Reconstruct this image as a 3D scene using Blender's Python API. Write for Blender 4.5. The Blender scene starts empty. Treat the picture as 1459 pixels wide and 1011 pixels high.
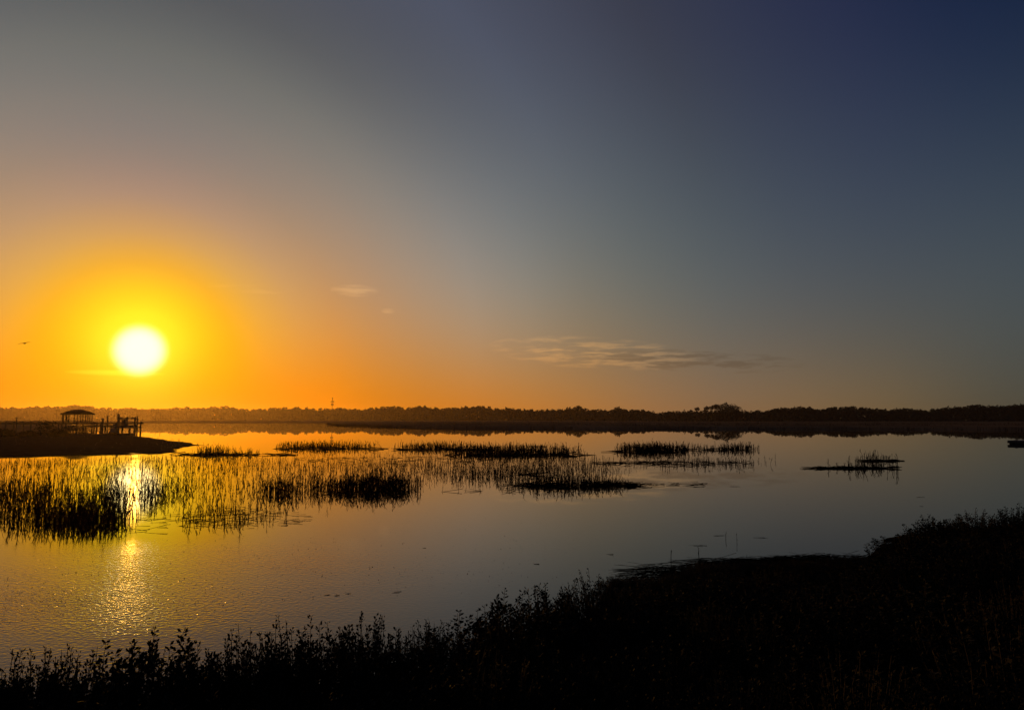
import bpy, bmesh, math, random
import numpy as np
from mathutils import Vector, Matrix

rng = np.random.default_rng(11)
random.seed(11)
SC = bpy.context.scene
COL = SC.collection

# ------------------------------------------------------------------ camera
CAM_H = 2.6
LENS = 26.0
FPX = 1459 * LENS / 36.0
PITCH = math.atan(92.0 / FPX)
cam_d = bpy.data.cameras.new("camera")
cam_d.lens = LENS
cam_d.sensor_width = 36.0
cam_d.clip_start = 0.1
cam_d.clip_end = 12000
cam = bpy.data.objects.new("camera", cam_d)
cam.location = (0, 0, CAM_H)
cam.rotation_euler = (math.radians(90) + PITCH, 0, 0)
COL.objects.link(cam)
SC.camera = cam


def ray(px, py):
    """direction through a pixel of the 1459 x 1011 photograph"""
    a = (px - 729.5) / FPX
    v = (505.5 - py) / FPX
    return Vector((a, math.cos(PITCH) - v * math.sin(PITCH), math.sin(PITCH) + v * math.cos(PITCH)))


def on_plane(px, py, z=0.0):
    d = ray(px, py)
    t = (z - CAM_H) / d.z
    return Vector((d.x * t, d.y * t, z))


def at(px, py, Y):
    d = ray(px, py)
    t = Y / d.y
    return Vector((d.x * t, Y, CAM_H + d.z * t))


SUN = ray(199, 499).normalized()
SUN_EL = math.asin(SUN.z)
SUN_AZ = math.atan2(SUN.x, SUN.y)

# ------------------------------------------------------------------ view
SC.view_settings.view_transform = 'Standard'
SC.view_settings.look = 'None'
SC.view_settings.exposure = 0.0
SC.view_settings.gamma = 1.0
SC.cycles.use_denoising = True
SC.cycles.max_bounces = 6
SC.cycles.glossy_bounces = 3
SC.cycles.diffuse_bounces = 2
SC.cycles.volume_bounces = 0
SC.cycles.caustics_reflective = False
SC.cycles.sample_clamp_direct = 6.0
SC.cycles.sample_clamp_indirect = 3.0

# ------------------------------------------------------------------ sky
world = bpy.data.worlds.new("World")
SC.world = world
world.use_nodes = True
WN = world.node_tree
WN.nodes.clear()


def node(tree, kind, **kw):
    n = tree.nodes.new(kind)
    for k, v in kw.items():
        setattr(n, k, v)
    return n


def put(tree, sock, v):
    if isinstance(v, bpy.types.NodeSocket):
        tree.links.new(v, sock)
    elif v is not None:
        sock.default_value = v


def m(tree, op, a, b=None, c=None, clamp=False):
    n = node(tree, 'ShaderNodeMath', operation=op, use_clamp=clamp)
    for i, v in enumerate((a, b, c)):
        if v is not None:
            put(tree, n.inputs[i], v)
    return n.outputs[0]


def vm(tree, op, a, b=None, out=0, scale=None):
    n = node(tree, 'ShaderNodeVectorMath', operation=op)
    put(tree, n.inputs[0], a)
    if b is not None:
        put(tree, n.inputs[1], b)
    if scale is not None:
        put(tree, n.inputs['Scale'], scale)
    return n.outputs[out]


def mixc(tree, f, a, b):
    n = node(tree, 'ShaderNodeMix', data_type='RGBA')
    put(tree, n.inputs[0], f)
    put(tree, n.inputs[6], a)
    put(tree, n.inputs[7], b)
    return n.outputs[2]


# sky colours by angle from the sun (even steps of sqrt(angle / 140 deg)): at the horizon, low, high
SKY_LOW = [[249, 183, 0], [251, 177, 0], [252, 171, 0], [254, 166, 0], [255, 161, 0], [255, 158, 0], [255, 154, 0], [255, 142, 0], [255, 136, 0], [253, 133, 1], [230, 126, 14], [216, 122, 26], [209, 122, 38], [196, 121, 48], [178, 117, 58], [158, 112, 69], [139, 106, 74], [130, 102, 70], [114, 94, 66], [87, 80, 64], [68, 70, 63], [58, 64, 61], [53, 59, 59], [47, 55, 57], [41, 50, 55], [35, 45, 53], [29, 41, 51], [25, 37, 50], [20, 33, 48], [15, 29, 46]]
SKY_MID = [[255, 255, 25], [255, 255, 27], [255, 255, 27], [255, 255, 29], [255, 254, 34], [246, 226, 41], [231, 194, 56], [210, 183, 100], [194, 168, 121], [183, 154, 124], [173, 151, 134], [161, 152, 145], [149, 152, 152], [131, 140, 141], [112, 122, 121], [96, 109, 111], [84, 98, 105], [75, 88, 99], [70, 83, 95], [71, 83, 93], [69, 81, 91], [64, 76, 86], [59, 70, 80], [54, 65, 75], [50, 60, 71], [46, 55, 66], [42, 51, 62], [37, 46, 58], [33, 42, 54], [29, 37, 49]]
SKY_TOP = [[244, 177, 41], [231, 162, 53], [221, 148, 63], [208, 133, 75], [188, 116, 89], [159, 93, 109], [127, 74, 128], [97, 76, 134], [83, 87, 129], [84, 101, 118], [95, 104, 106], [95, 99, 97], [84, 86, 89], [80, 83, 93], [78, 83, 99], [70, 74, 89], [60, 63, 77], [51, 56, 76], [42, 48, 73], [30, 40, 66], [23, 35, 60], [21, 33, 58], [22, 33, 57], [22, 33, 55], [21, 32, 53], [21, 31, 51], [20, 30, 50], [20, 29, 48], [19, 28, 46], [19, 27, 44]]


def sky_ramp(cols, fac):
    n = node(WN, 'ShaderNodeValToRGB')
    r = n.color_ramp
    r.interpolation = 'LINEAR'
    k = len(cols)
    while len(r.elements) < k:
        r.elements.new(0.5)
    for i, e in enumerate(r.elements):
        e.position = i / (k - 1)
    for i, e in enumerate(r.elements):
        e.color = (cols[i][0] / 255, cols[i][1] / 255, cols[i][2] / 255, 1)
    put(WN, n.inputs[0], fac)
    return n.outputs[0]


tc = node(WN, 'ShaderNodeTexCoord')
D = vm(WN, 'NORMALIZE', tc.outputs['Generated'])
cosang = vm(WN, 'DOT_PRODUCT', D, tuple(SUN), out=1)
theta = m(WN, 'MULTIPLY', m(WN, 'ARCCOSINE', m(WN, 'MINIMUM', cosang, 0.999999)), 180 / math.pi)
sp = node(WN, 'ShaderNodeSeparateXYZ')
put(WN, sp.inputs[0], D)
elev = m(WN, 'MULTIPLY', m(WN, 'ARCSINE', sp.outputs[2]), 180 / math.pi)
azim = m(WN, 'MULTIPLY', m(WN, 'ARCTAN2', sp.outputs[0], sp.outputs[1]), 180 / math.pi)
fac = m(WN, 'SQRT', m(WN, 'DIVIDE', theta, 140.0))


def smooth(lo, hi, v):
    n = node(WN, 'ShaderNodeMapRange', interpolation_type='SMOOTHSTEP')
    put(WN, n.inputs[0], v)
    n.inputs[1].default_value = lo
    n.inputs[2].default_value = hi
    return n.outputs[0]


el0 = m(WN, 'MAXIMUM', elev, 0.0)
w_low = m(WN, 'EXPONENT', m(WN, 'MULTIPLY', m(WN, 'POWER', m(WN, 'DIVIDE', el0, 7.0), 1.3), -1.0))
w_top = smooth(5, 32, elev)
w_mid = m(WN, 'SUBTRACT', m(WN, 'SUBTRACT', 1.0, w_low), w_top)
skyg = vm(WN, 'ADD', vm(WN, 'ADD', vm(WN, 'SCALE', sky_ramp(SKY_LOW, fac), scale=w_low),
                        vm(WN, 'SCALE', sky_ramp(SKY_MID, fac), scale=w_mid)),
          vm(WN, 'SCALE', sky_ramp(SKY_TOP, fac), scale=w_top))

# thin clouds: stretched noise inside soft elliptical patches of sky
cv = node(WN, 'ShaderNodeCombineXYZ')
put(WN, cv.inputs[0], azim)
put(WN, cv.inputs[1], elev)
cmap = node(WN, 'ShaderNodeMapping')
cmap.inputs['Rotation'].default_value = (0, 0, math.radians(4))
cmap.inputs['Scale'].default_value = (0.28, 2.0, 1)
put(WN, cmap.inputs[0], cv.outputs[0])
cn = node(WN, 'ShaderNodeTexNoise')
cn.inputs['Scale'].default_value = 1.0
cn.inputs['Detail'].default_value = 6
cn.inputs['Roughness'].default_value = 0.6
put(WN, cn.inputs['Vector'], cmap.outputs[0])
CLN = cn.outputs[0]


def az_el(px, py):
    d = ray(px, py).normalized()
    return math.degrees(math.atan2(d.x, d.y)), math.degrees(math.asin(d.z))


def patch(px, py, hx, hy, rot=0.0):
    a0, e0 = az_el(px, py)
    k = 57.3 / FPX
    da = m(WN, 'SUBTRACT', azim, a0)
    de = m(WN, 'SUBTRACT', elev, e0)
    de = m(WN, 'ADD', de, m(WN, 'MULTIPLY', da, math.tan(math.radians(rot))))
    r2 = m(WN, 'ADD', m(WN, 'POWER', m(WN, 'ABSOLUTE', m(WN, 'DIVIDE', da, hx * k)), 2.0),
           m(WN, 'POWER', m(WN, 'ABSOLUTE', m(WN, 'DIVIDE', de, hy * k)), 2.0))
    return m(WN, 'SUBTRACT', 1.0, r2, clamp=True)


def streaks(p, lo, hi):
    n = node(WN, 'ShaderNodeMapRange', interpolation_type='SMOOTHSTEP')
    put(WN, n.inputs[0], CLN)
    n.inputs[1].default_value = lo
    n.inputs[2].default_value = hi
    return m(WN, 'MULTIPLY', m(WN, 'POWER', p, 0.6), n.outputs[0])


def add_cloud(col, mask, rgb):
    return vm(WN, 'ADD', col, vm(WN, 'SCALE', rgb, scale=mask))


def sub_cloud(col, mask, rgb):
    return vm(WN, 'SUBTRACT', col, vm(WN, 'SCALE', rgb, scale=mask))


big = patch(880, 507, 190, 26, 5)
skyg = add_cloud(skyg, streaks(patch(845, 503, 150, 24, 4), 0.44, 0.62), (0.15, 0.085, 0.02))
skyg = sub_cloud(skyg, streaks(patch(985, 514, 150, 17, 3), 0.54, 0.42), (0.045, 0.05, 0.05))
skyg = add_cloud(skyg, streaks(patch(505, 414, 34, 9, 0), 0.36, 0.6), (0.09, 0.07, 0.035))
skyg = add_cloud(skyg, streaks(patch(553, 443, 10, 4, 0), 0.2, 0.5), (0.08, 0.06, 0.03))
skyg = add_cloud(skyg, streaks(patch(360, 412, 60, 6, 0), 0.42, 0.6), (0.025, 0.022, 0.015))
skyg = add_cloud(skyg, streaks(patch(165, 531, 56, 4, 0), 0.2, 0.5), (0.04, 0.10, 0.10))

lin = node(WN, 'ShaderNodeGamma')
put(WN, lin.inputs[0], skyg)
lin.inputs[1].default_value = 2.2
# sun disc widened to paint in camera glare, with the bright air round it
g4 = m(WN, 'POWER', m(WN, 'DIVIDE', theta, 1.56), 6.0)
disc = m(WN, 'MULTIPLY', m(WN, 'EXPONENT', m(WN, 'MULTIPLY', g4, -1.0)), 2.0)
aureole = m(WN, 'EXPONENT', m(WN, 'MULTIPLY', m(WN, 'POWER', m(WN, 'DIVIDE', theta, 7.0), 1.5), -1.0))
halo = m(WN, 'EXPONENT', m(WN, 'MULTIPLY', m(WN, 'POWER', m(WN, 'DIVIDE', theta, 2.8), 2.0), -1.0))
glow = vm(WN, 'ADD', vm(WN, 'SCALE', (0.9, 0.75, 0.44), scale=disc), vm(WN, 'SCALE', (0.20, 0.34, 0.03), scale=halo))
total = vm(WN, 'ADD', lin.outputs[0], vm(WN, 'ADD', glow, vm(WN, 'SCALE', (0.34, 0.0, 0.0), scale=aureole)))
nish = node(WN, 'ShaderNodeTexSky', sky_type='NISHITA')
nish.sun_disc = False
nish.sun_elevation = SUN_EL
nish.sun_rotation = SUN_AZ
nish.dust_density = 3.0
total = vm(WN, 'ADD', total, vm(WN, 'SCALE', nish.outputs[0], scale=0.0001))
bg = node(WN, 'ShaderNodeBackground')
put(WN, bg.inputs[0], total)
bg.inputs[1].default_value = 1.0
wo = node(WN, 'ShaderNodeOutputWorld')
WN.links.new(bg.outputs[0], wo.inputs[0])

# ------------------------------------------------------------------ sun
sl = bpy.data.lights.new("sun", 'SUN')
sl.energy = 1.0
sl.angle = math.radians(0.5)
sl.specular_factor = 0.1
sl.color = (1.0, 0.42, 0.04)
so = bpy.data.objects.new("sun", sl)
so.rotation_euler = (-SUN).to_track_quat('-Z', 'Y').to_euler()
so.location = (0, 0, 60)
COL.objects.link(so)


# ------------------------------------------------------------------ helpers
def tag(o, label, cat=None, group=None, kind=None):
    o['label'] = label
    if cat:
        o['category'] = cat
    if group:
        o['group'] = group
    if kind:
        o['kind'] = kind
    return o


class MB:
    """collects faces for one mesh"""
    def __init__(s):
        s.v, s.f, s.n = [], [], 0

    def add(s, verts, faces):
        verts = np.asarray(verts, float).reshape(-1, 3)
        s.v.append(verts)
        b = s.n
        s.f.extend([tuple(b + i for i in f) for f in faces])
        s.n += len(verts)

    def box(s, c, size, rot=None):
        c = Vector(c)
        P = []
        for z in (-1, 1):
            for x, y in ((-1, -1), (1, -1), (1, 1), (-1, 1)):
                q = Vector((x * size[0] / 2, y * size[1] / 2, z * size[2] / 2))
                if rot is not None:
                    q = rot @ q
                P.append(c + q)
        s.add(P, [(3, 2, 1, 0), (4, 5, 6, 7), (0, 1, 5, 4), (1, 2, 6, 5), (2, 3, 7, 6), (3, 0, 4, 7)])

    def tube(s, a, b, r0, r1=None, n=6):
        a, b = Vector(a), Vector(b)
        r1 = r0 if r1 is None else r1
        ax = (b - a).normalized()
        u = ax.orthogonal().normalized()
        w = ax.cross(u)
        P = []
        for c, r in ((a, r0), (b, r1)):
            for i in range(n):
                t = 2 * math.pi * i / n
                P.append(c + u * r * math.cos(t) + w * r * math.sin(t))
        F = [(i, (i + 1) % n, n + (i + 1) % n, n + i) for i in range(n)]
        F += [tuple(range(n - 1, -1, -1)), tuple(range(n, 2 * n))]
        s.add(P, F)

    def quads(s, arr):
        """arr: (n,4,3) loose quads"""
        arr = np.asarray(arr, float)
        n = len(arr)
        s.v.append(arr.reshape(-1, 3))
        b = s.n
        s.f.extend([(b + 4 * i, b + 4 * i + 1, b + 4 * i + 2, b + 4 * i + 3) for i in range(n)])
        s.n += 4 * n

    def mesh(s, name, mat, smooth=False):
        me = bpy.data.meshes.new(name)
        me.from_pydata(np.concatenate(s.v).tolist() if s.v else [], [], s.f)
        me.materials.append(mat)
        if smooth:
            me.polygons.foreach_set('use_smooth', [True] * len(me.polygons))
        me.update()
        return me

    def build(s, name, mat, parent=None, smooth=False):
        o = bpy.data.objects.new(name, s.mesh(name, mat, smooth))
        COL.objects.link(o)
        if parent is not None:
            o.parent = parent
            o.matrix_parent_inverse = Matrix.Translation(parent.location).inverted() if any(parent.location) else Matrix()
        return o


def empty(name, loc):
    o = bpy.data.objects.new(name, None)
    o.location = loc
    o.empty_display_size = 0.2
    COL.objects.link(o)
    return o


def mat(name, c0, c1, scale=4.0, rough=0.9, spec=0.2, bump=0.0, stretch=(1, 1, 1), detail=5):
    mt = bpy.data.materials.new(name)
    mt.use_nodes = True
    t = mt.node_tree
    p = t.nodes['Principled BSDF']
    geo = node(t, 'ShaderNodeNewGeometry')
    mp = node(t, 'ShaderNodeMapping')
    mp.inputs['Scale'].default_value = stretch
    put(t, mp.inputs[0], geo.outputs['Position'])
    nz = node(t, 'ShaderNodeTexNoise')
    nz.inputs['Scale'].default_value = scale
    nz.inputs['Detail'].default_value = detail
    put(t, nz.inputs['Vector'], mp.outputs[0])
    r = node(t, 'ShaderNodeMapRange')
    r.inputs[1].default_value = 0.3
    r.inputs[2].default_value = 0.7
    put(t, r.inputs[0], nz.outputs[0])
    put(t, p.inputs['Base Color'], mixc(t, r.outputs[0], (*c0, 1), (*c1, 1)))
    p.inputs['Roughness'].default_value = rough
    p.inputs['Specular IOR Level'].default_value = spec
    if bump:
        b = node(t, 'ShaderNodeBump')
        b.inputs['Strength'].default_value = bump
        b.inputs['Distance'].default_value = 0.1
        put(t, b.inputs['Height'], nz.outputs[0])
        put(t, p.inputs['Normal'], b.outputs[0])
    return mt


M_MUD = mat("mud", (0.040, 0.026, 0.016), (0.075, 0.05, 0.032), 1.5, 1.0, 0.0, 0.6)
M_MARSH = mat("marsh_grass", (0.15, 0.098, 0.05), (0.27, 0.185, 0.095), 0.06, 1.0, 0.0, 0.4, (1, 0.25, 1))
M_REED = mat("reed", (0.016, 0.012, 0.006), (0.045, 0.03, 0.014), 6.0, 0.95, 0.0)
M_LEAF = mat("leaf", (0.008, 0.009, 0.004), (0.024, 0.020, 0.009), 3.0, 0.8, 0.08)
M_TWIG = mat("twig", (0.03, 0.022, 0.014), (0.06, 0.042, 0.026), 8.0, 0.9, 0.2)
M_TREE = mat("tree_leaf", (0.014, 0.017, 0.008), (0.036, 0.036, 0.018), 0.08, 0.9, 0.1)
M_BARK = mat("bark", (0.05, 0.038, 0.026), (0.09, 0.07, 0.05), 1.0, 0.95, 0.1)
M_WOOD = mat("weathered_wood", (0.07, 0.055, 0.042), (0.14, 0.115, 0.09), 1.2, 0.85, 0.25, 0.3, (1, 1, 6))
M_ROOF = mat("roof_shingle", (0.05, 0.045, 0.04), (0.09, 0.08, 0.07), 2.0, 0.9, 0.2, 0.4)
M_STEEL = mat("galvanised_steel", (0.07, 0.07, 0.07), (0.11, 0.11, 0.11), 2.0, 0.8, 0.1)
M_FLOAT = mat("dock_float", (0.02, 0.02, 0.02), (0.045, 0.045, 0.045), 2.0, 0.7, 0.3)
M_DECK = mat("dock_deck", (0.22, 0.2, 0.17), (0.34, 0.31, 0.27), 2.0, 0.7, 0.4, 0.3, (1, 8, 1))
M_BIRD = mat("feather", (0.04, 0.034, 0.028), (0.09, 0.08, 0.07), 12.0, 0.9, 0.1)
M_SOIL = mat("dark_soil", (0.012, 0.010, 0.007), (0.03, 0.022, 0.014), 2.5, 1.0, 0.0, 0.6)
M_WEED = mat("wet_weed", (0.03, 0.03, 0.012), (0.07, 0.055, 0.025), 9.0, 0.25, 0.5)
M_SEABED = mat("lagoon_bed", (0.05, 0.035, 0.02), (0.08, 0.055, 0.035), 0.2, 0.95, 0.1)

# ------------------------------------------------------------------ water
M_WATER = bpy.data.materials.new("water")
M_WATER.use_nodes = True
t = M_WATER.node_tree
p = t.nodes['Principled BSDF']
p.inputs['Base Color'].default_value = (0.020, 0.012, 0.006, 1)
p.inputs['IOR'].default_value = 1.333
geo = node(t, 'ShaderNodeNewGeometry')
n1 = node(t, 'ShaderNodeTexNoise')
n1.inputs['Scale'].default_value = 2.2
n1.inputs['Detail'].default_value = 3
put(t, n1.inputs['Vector'], geo.outputs['Position'])
n2 = node(t, 'ShaderNodeTexNoise')          # where a breath of air ruffles the film
n2.inputs['Scale'].default_value = 0.16
n2.inputs['Detail'].default_value = 4
mp2 = node(t, 'ShaderNodeMapping')
mp2.inputs['Scale'].default_value = (0.6, 1.6, 1)
put(t, mp2.inputs[0], geo.outputs['Position'])
put(t, n2.inputs['Vector'], mp2.outputs[0])
n3 = node(t, 'ShaderNodeTexNoise')          # fine chop
n3.inputs['Scale'].default_value = 14.0
n3.inputs['Detail'].default_value = 2
put(t, n3.inputs['Vector'], geo.outputs['Position'])
# calm beyond the reeds, finely ruffled close to the bank
sp2 = node(t, 'ShaderNodeSeparateXYZ')
put(t, sp2.inputs[0], geo.outputs['Position'])
near = node(t, 'ShaderNodeMapRange')
near.inputs[1].default_value = 26.0
near.inputs[2].default_value = 9.0
near.inputs[3].default_value = 0.02
near.inputs[4].default_value = 1.0
put(t, near.inputs[0], sp2.outputs[1])
left = node(t, 'ShaderNodeMapRange')
left.inputs[1].default_value = 1.0
left.inputs[2].default_value = -4.0
left.inputs[3].default_value = 0.25
put(t, left.inputs[0], sp2.outputs[0])
vd = node(t, 'ShaderNodeVectorMath', operation='DISTANCE')      # a cat's paw of wind off the bank
put(t, vd.inputs[0], geo.outputs['Position'])
vd.inputs[1].default_value = (-5.8, 11.5, 0)
paw = node(t, 'ShaderNodeMapRange', interpolation_type='SMOOTHSTEP')
paw.inputs[1].default_value = 6.5
paw.inputs[2].default_value = 1.0
paw.inputs[3].default_value = 0.12
put(t, paw.inputs[0], vd.outputs['Value'])
ruff = m(t, 'MULTIPLY', m(t, 'MULTIPLY', near.outputs[0], left.outputs[0]), paw.outputs[0])
pt = node(t, 'ShaderNodeMapRange')
pt.inputs[1].default_value = 0.35
pt.inputs[2].default_value = 0.65
pt.inputs[3].default_value = 0.35
put(t, pt.inputs[0], n2.outputs[0])
ruff = m(t, 'MULTIPLY', ruff, pt.outputs[0])
gl = node(t, 'ShaderNodeMapRange', interpolation_type='SMOOTHSTEP')
gl.inputs[1].default_value = -2.0
gl.inputs[2].default_value = -9.0
put(t, gl.inputs[0], sp2.outputs[0])
gy = node(t, 'ShaderNodeMapRange', interpolation_type='SMOOTHSTEP')
gy.inputs[1].default_value = 75.0
gy.inputs[2].default_value = 45.0
put(t, gy.inputs[0], sp2.outputs[1])
rg = m(t, 'MULTIPLY', m(t, 'MULTIPLY', gl.outputs[0], gy.outputs[0]), pt.outputs[0])
put(t, p.inputs['Roughness'], m(t, 'ADD', 0.012, m(t, 'MULTIPLY', rg, 0.03)))
hgt = m(t, 'ADD', m(t, 'MULTIPLY', n1.outputs[0], m(t, 'MULTIPLY', near.outputs[0], 0.0018)), m(t, 'MULTIPLY', m(t, 'MULTIPLY', n3.outputs[0], 0.03), ruff))
b = node(t, 'ShaderNodeBump')
b.inputs['Strength'].default_value = 0.5
b.inputs['Distance'].default_value = 1.0
put(t, b.inputs['Height'], hgt)
put(t, p.inputs['Normal'], b.outputs[0])

w = MB()
w.add([(-2600, -100, 0), (2600, -100, 0), (2600, 2600, 0), (-2600, 2600, 0)], [(0, 1, 2, 3)])
tag(w.build("water", M_WATER), "still tidal lagoon mirroring the sunrise sky", "water", kind="structure")
w = MB()
w.add([(-2600, -100, -0.9), (2600, -100, -0.9), (2600, 2600, -0.9), (-2600, 2600, -0.9)], [(0, 1, 2, 3)])
tag(w.build("ground", M_SEABED), "muddy bed of the lagoon under the water", "ground", kind="structure")


# ------------------------------------------------------------------ terrain sheets
def noise2(x, y, s=1.0, seed=0.0):
    v = 0
    a = 1.0
    for k in range(4):
        v += a * (np.sin(x * s * 1.3 + 2.1 * np.sin(y * s * 0.9 + k + seed) + seed) * np.cos(y * s * 1.1 + 1.7 * np.sin(x * s * 0.7 + 2 * k + seed)))
        s *= 2.1
        a *= 0.5
    return v / 1.9


def inside(px, py, poly):
    r = np.zeros(len(px), bool)
    n = len(poly)
    for i in range(n):
        x0, y0 = poly[i]
        x1, y1 = poly[(i + 1) % n]
        c = ((y0 > py) != (y1 > py)) & (px < (x1 - x0) * (py - y0) / (y1 - y0 + 1e-12) + x0)
        r ^= c
    return r


def edge_dist(px, py, poly):
    d = np.full(len(px), 1e9)
    n = len(poly)
    for i in range(n):
        a = np.array(poly[i][:2], float)
        b_ = np.array(poly[(i + 1) % n][:2], float)
        ab = b_ - a
        L = ab @ ab + 1e-9
        tt = np.clip(((px - a[0]) * ab[0] + (py - a[1]) * ab[1]) / L, 0, 1)
        d = np.minimum(d, np.hypot(px - a[0] - tt * ab[0], py - a[1] - tt * ab[1]))
    return d


def land(name, poly, step, hfun, mt, pad=2.0):
    xs = np.arange(min(q[0] for q in poly) - pad, max(q[0] for q in poly) + pad, step[0])
    ys = np.arange(min(q[1] for q in poly) - pad, max(q[1] for q in poly) + pad, step[1])
    X, Y = np.meshgrid(xs, ys)
    x, y = X.ravel(), Y.ravel()
    sd = np.where(inside(x, y, poly), 1, -1) * edge_dist(x, y, poly)
    z = hfun(x, y, sd)
    nx, ny = len(xs), len(ys)
    mb = MB()
    keep = (sd > -pad * 2).reshape(ny, nx)
    F = [(j * nx + i, j * nx + i + 1, (j + 1) * nx + i + 1, (j + 1) * nx + i) for j in range(ny - 1) for i in range(nx - 1)
         if keep[j, i] or keep[j + 1, i + 1]]
    mb.add(np.stack([x, y, z], 1), F)
    return mb.build(name, mt, smooth=True)


def pl(pts):
    return [tuple(on_plane(a, b)[:2]) for a, b in pts]


# mud spit on the left
SPIT = pl([(-160, 650), (0, 648.5), (90, 647), (170, 644), (215, 645), (240, 644), (252, 640), (262, 636.5), (283, 633),
           (255, 629), (225, 625), (195, 621.5), (130, 618.5), (100, 619.5), (40, 617.0), (15, 618), (-160, 615)])


def spit_h(x, y, sd):
    sd = sd + 1.1 * noise2(x, y, .5, 2) + .5 * noise2(x, y, 1.7, 5)
    return np.clip(sd * 0.10, -0.6, 0.38) + 0.05 * noise2(x, y, 0.35) * (sd > 0.3) + 0.02 * noise2(x, y, 2.0)


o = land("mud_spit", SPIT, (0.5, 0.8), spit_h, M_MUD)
tag(o, "low dark mud spit reaching into the lagoon below the pier", "mud bank", kind="structure")

# marsh behind the spit, under the boardwalk
LMARSH = pl([(-260, 611.5), (0, 612.5), (60, 613), (100, 612.5), (128, 610), (112, 606.5), (60, 604.5), (-260, 604)])
o = land("marsh_flat", LMARSH, (1.2, 2.5), lambda x, y, sd: np.clip(sd * 0.15, -0.6, 0.75) + 0.14 * noise2(x, y, 0.4) * (sd > 0), M_MARSH)
tag(o, "brown marsh flat behind the mud spit, under the boardwalk", "marsh", kind="structure")

# broad marsh on the right and its thin tongue to the left
RM_FRONT = [(466, 604.6), (500, 606.5), (560, 608.6), (650, 610.3), (740, 610.6), (850, 611), (950, 611.3), (1100, 611), (1250, 611.3),
            (1380, 612), (1500, 613), (1700, 613)]
RMARSH = pl(RM_FRONT) + [(1500, 700), (1900, 1660), (-160, 1660), (-140, 700)]


def marsh_h(x, y, sd):
    return np.clip(sd * 0.09, -0.6, 0.75) + (0.10 * noise2(x, y, 0.12) + 0.06 * noise2(x, y, 0.5, 3)) * (sd > 1)


o = land("salt_marsh", RMARSH, (6.0, 8.0), marsh_h, M_MARSH, pad=6)
tag(o, "broad flat salt marsh of brown grass before the woods", "marsh", kind="structure")
FAR = [(-2300, 690), (-140, 690), (-140, 700), (-160, 1650), (2300, 1650), (2300, 2400), (-2300, 2400)]
o = land("far_shore", FAR, (20, 20), lambda x, y, sd: np.clip(sd * 0.06, -0.6, 0.9) + 0.1 * noise2(x, y, 0.05), M_MARSH, pad=20)
tag(o, "low far shore beyond the open water", "shore", kind="structure")

# near bank, where the photographer stands
BANK = [(-16, -14), (-16, 5.6), (-6, 5.8), (-3.2, 6.2), (-1.6, 6.6), (-0.4, 7.6), (0.6, 9.2), (1.6, 11.4), (2.6, 12.6), (4.2, 13.3),
        (5.8, 13.6), (6.8, 14.4), (8.2, 16.6), (10.5, 18.0), (15, 19.5), (24, 21), (30, 20), (30, -14)]


def bank_h(x, y, sd):
    return np.where(sd < 0, np.maximum(sd * .17, -.7), np.minimum(.95, .07 * sd + .0042 * sd * sd)) + 0.035 * noise2(x, y, 1.1) * (sd > 0.1)


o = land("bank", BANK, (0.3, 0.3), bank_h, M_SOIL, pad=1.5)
tag(o, "dark near bank sloping down to the water", "bank", kind="structure")


def bank_z(x, y):
    x = np.array([x], float)
    y = np.array([y], float)
    sd = np.where(inside(x, y, BANK), 1, -1) * edge_dist(x, y, BANK)
    return float(bank_h(x, y, sd)[0]), float(sd[0])


# ------------------------------------------------------------------ far woods
SKYLINE = [(-400, 579), (-200, 580), (0, 580), (10, 580), (20, 579), (28, 581.5), (36, 579.5), (45, 580), (58, 580), (70, 579), (85, 579), (95, 577.5),
           (106, 577), (118, 578), (128, 578), (140, 580.5), (150, 580), (165, 581.5), (190, 580.5), (200, 581.5), (230, 581.5), (260, 580),
           (275, 579), (290, 580.5), (300, 579.5), (325, 578), (338, 581.5), (365, 582.5), (380, 580.5), (425, 579.5), (445, 582), (470, 581),
           (480, 580.5), (495, 582), (510, 581.5), (530, 580.5), (545, 578.5), (560, 578), (575, 580), (600, 578.5), (612, 579), (640, 580.5),
           (655, 579), (670, 578), (695, 578), (705, 580), (730, 581), (770, 583), (790, 582), (805, 581.5), (830, 580.5), (845, 582.5),
           (870, 582.5), (890, 582), (910, 583), (920, 584), (935, 587), (960, 586), (975, 584), (1000, 584), (1060, 584), (1095, 585),
           (1105, 581.5), (1130, 579.5), (1155, 579), (1168, 583), (1185, 579.5), (1215, 578), (1232, 580), (1250, 582), (1262, 583), (1275, 581),
           (1290, 580.5), (1315, 582.5), (1331, 582), (1345, 580), (1355, 579), (1380, 577.5), (1390, 576), (1420, 577), (1440, 576), (1459, 575),
           (1700, 577), (1900, 579)]
SKX = [q[0] for q in SKYLINE]
SKY_ = [q[1] for q in SKYLINE]


def leaf_quads(centers, size, flat=0.75):
    n = len(centers)
    a = rng.normal(size=(n, 3))
    a /= np.linalg.norm(a, axis=1)[:, None]
    b_ = rng.normal(size=(n, 3))
    b_ -= (b_ * a).sum(1)[:, None] * a
    b_ /= np.linalg.norm(b_, axis=1)[:, None]
    s = size * rng.uniform(0.6, 1.35, n)[:, None]
    c = np.asarray(centers)
    k = rng.uniform(0.35, 0.8, n)[:, None]
    q = np.stack([c - a * s, c + b_ * s * k, c + a * s, c - b_ * s * k * 0.7], 1)
    return q


def crown_points(c, r, n, shell=0.45):
    d = rng.normal(size=(n, 3))
    d /= np.linalg.norm(d, axis=1)[:, None]
    rad = rng.uniform(shell, 1.0, n)[:, None] ** 0.6
    lump = 1 + 0.22 * np.sin(d[:, :1] * 5 + c[0]) * np.cos(d[:, 2:3] * 4 + c[1])
    return np.asarray(c) + d * rad * lump * np.asarray(r)


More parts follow.
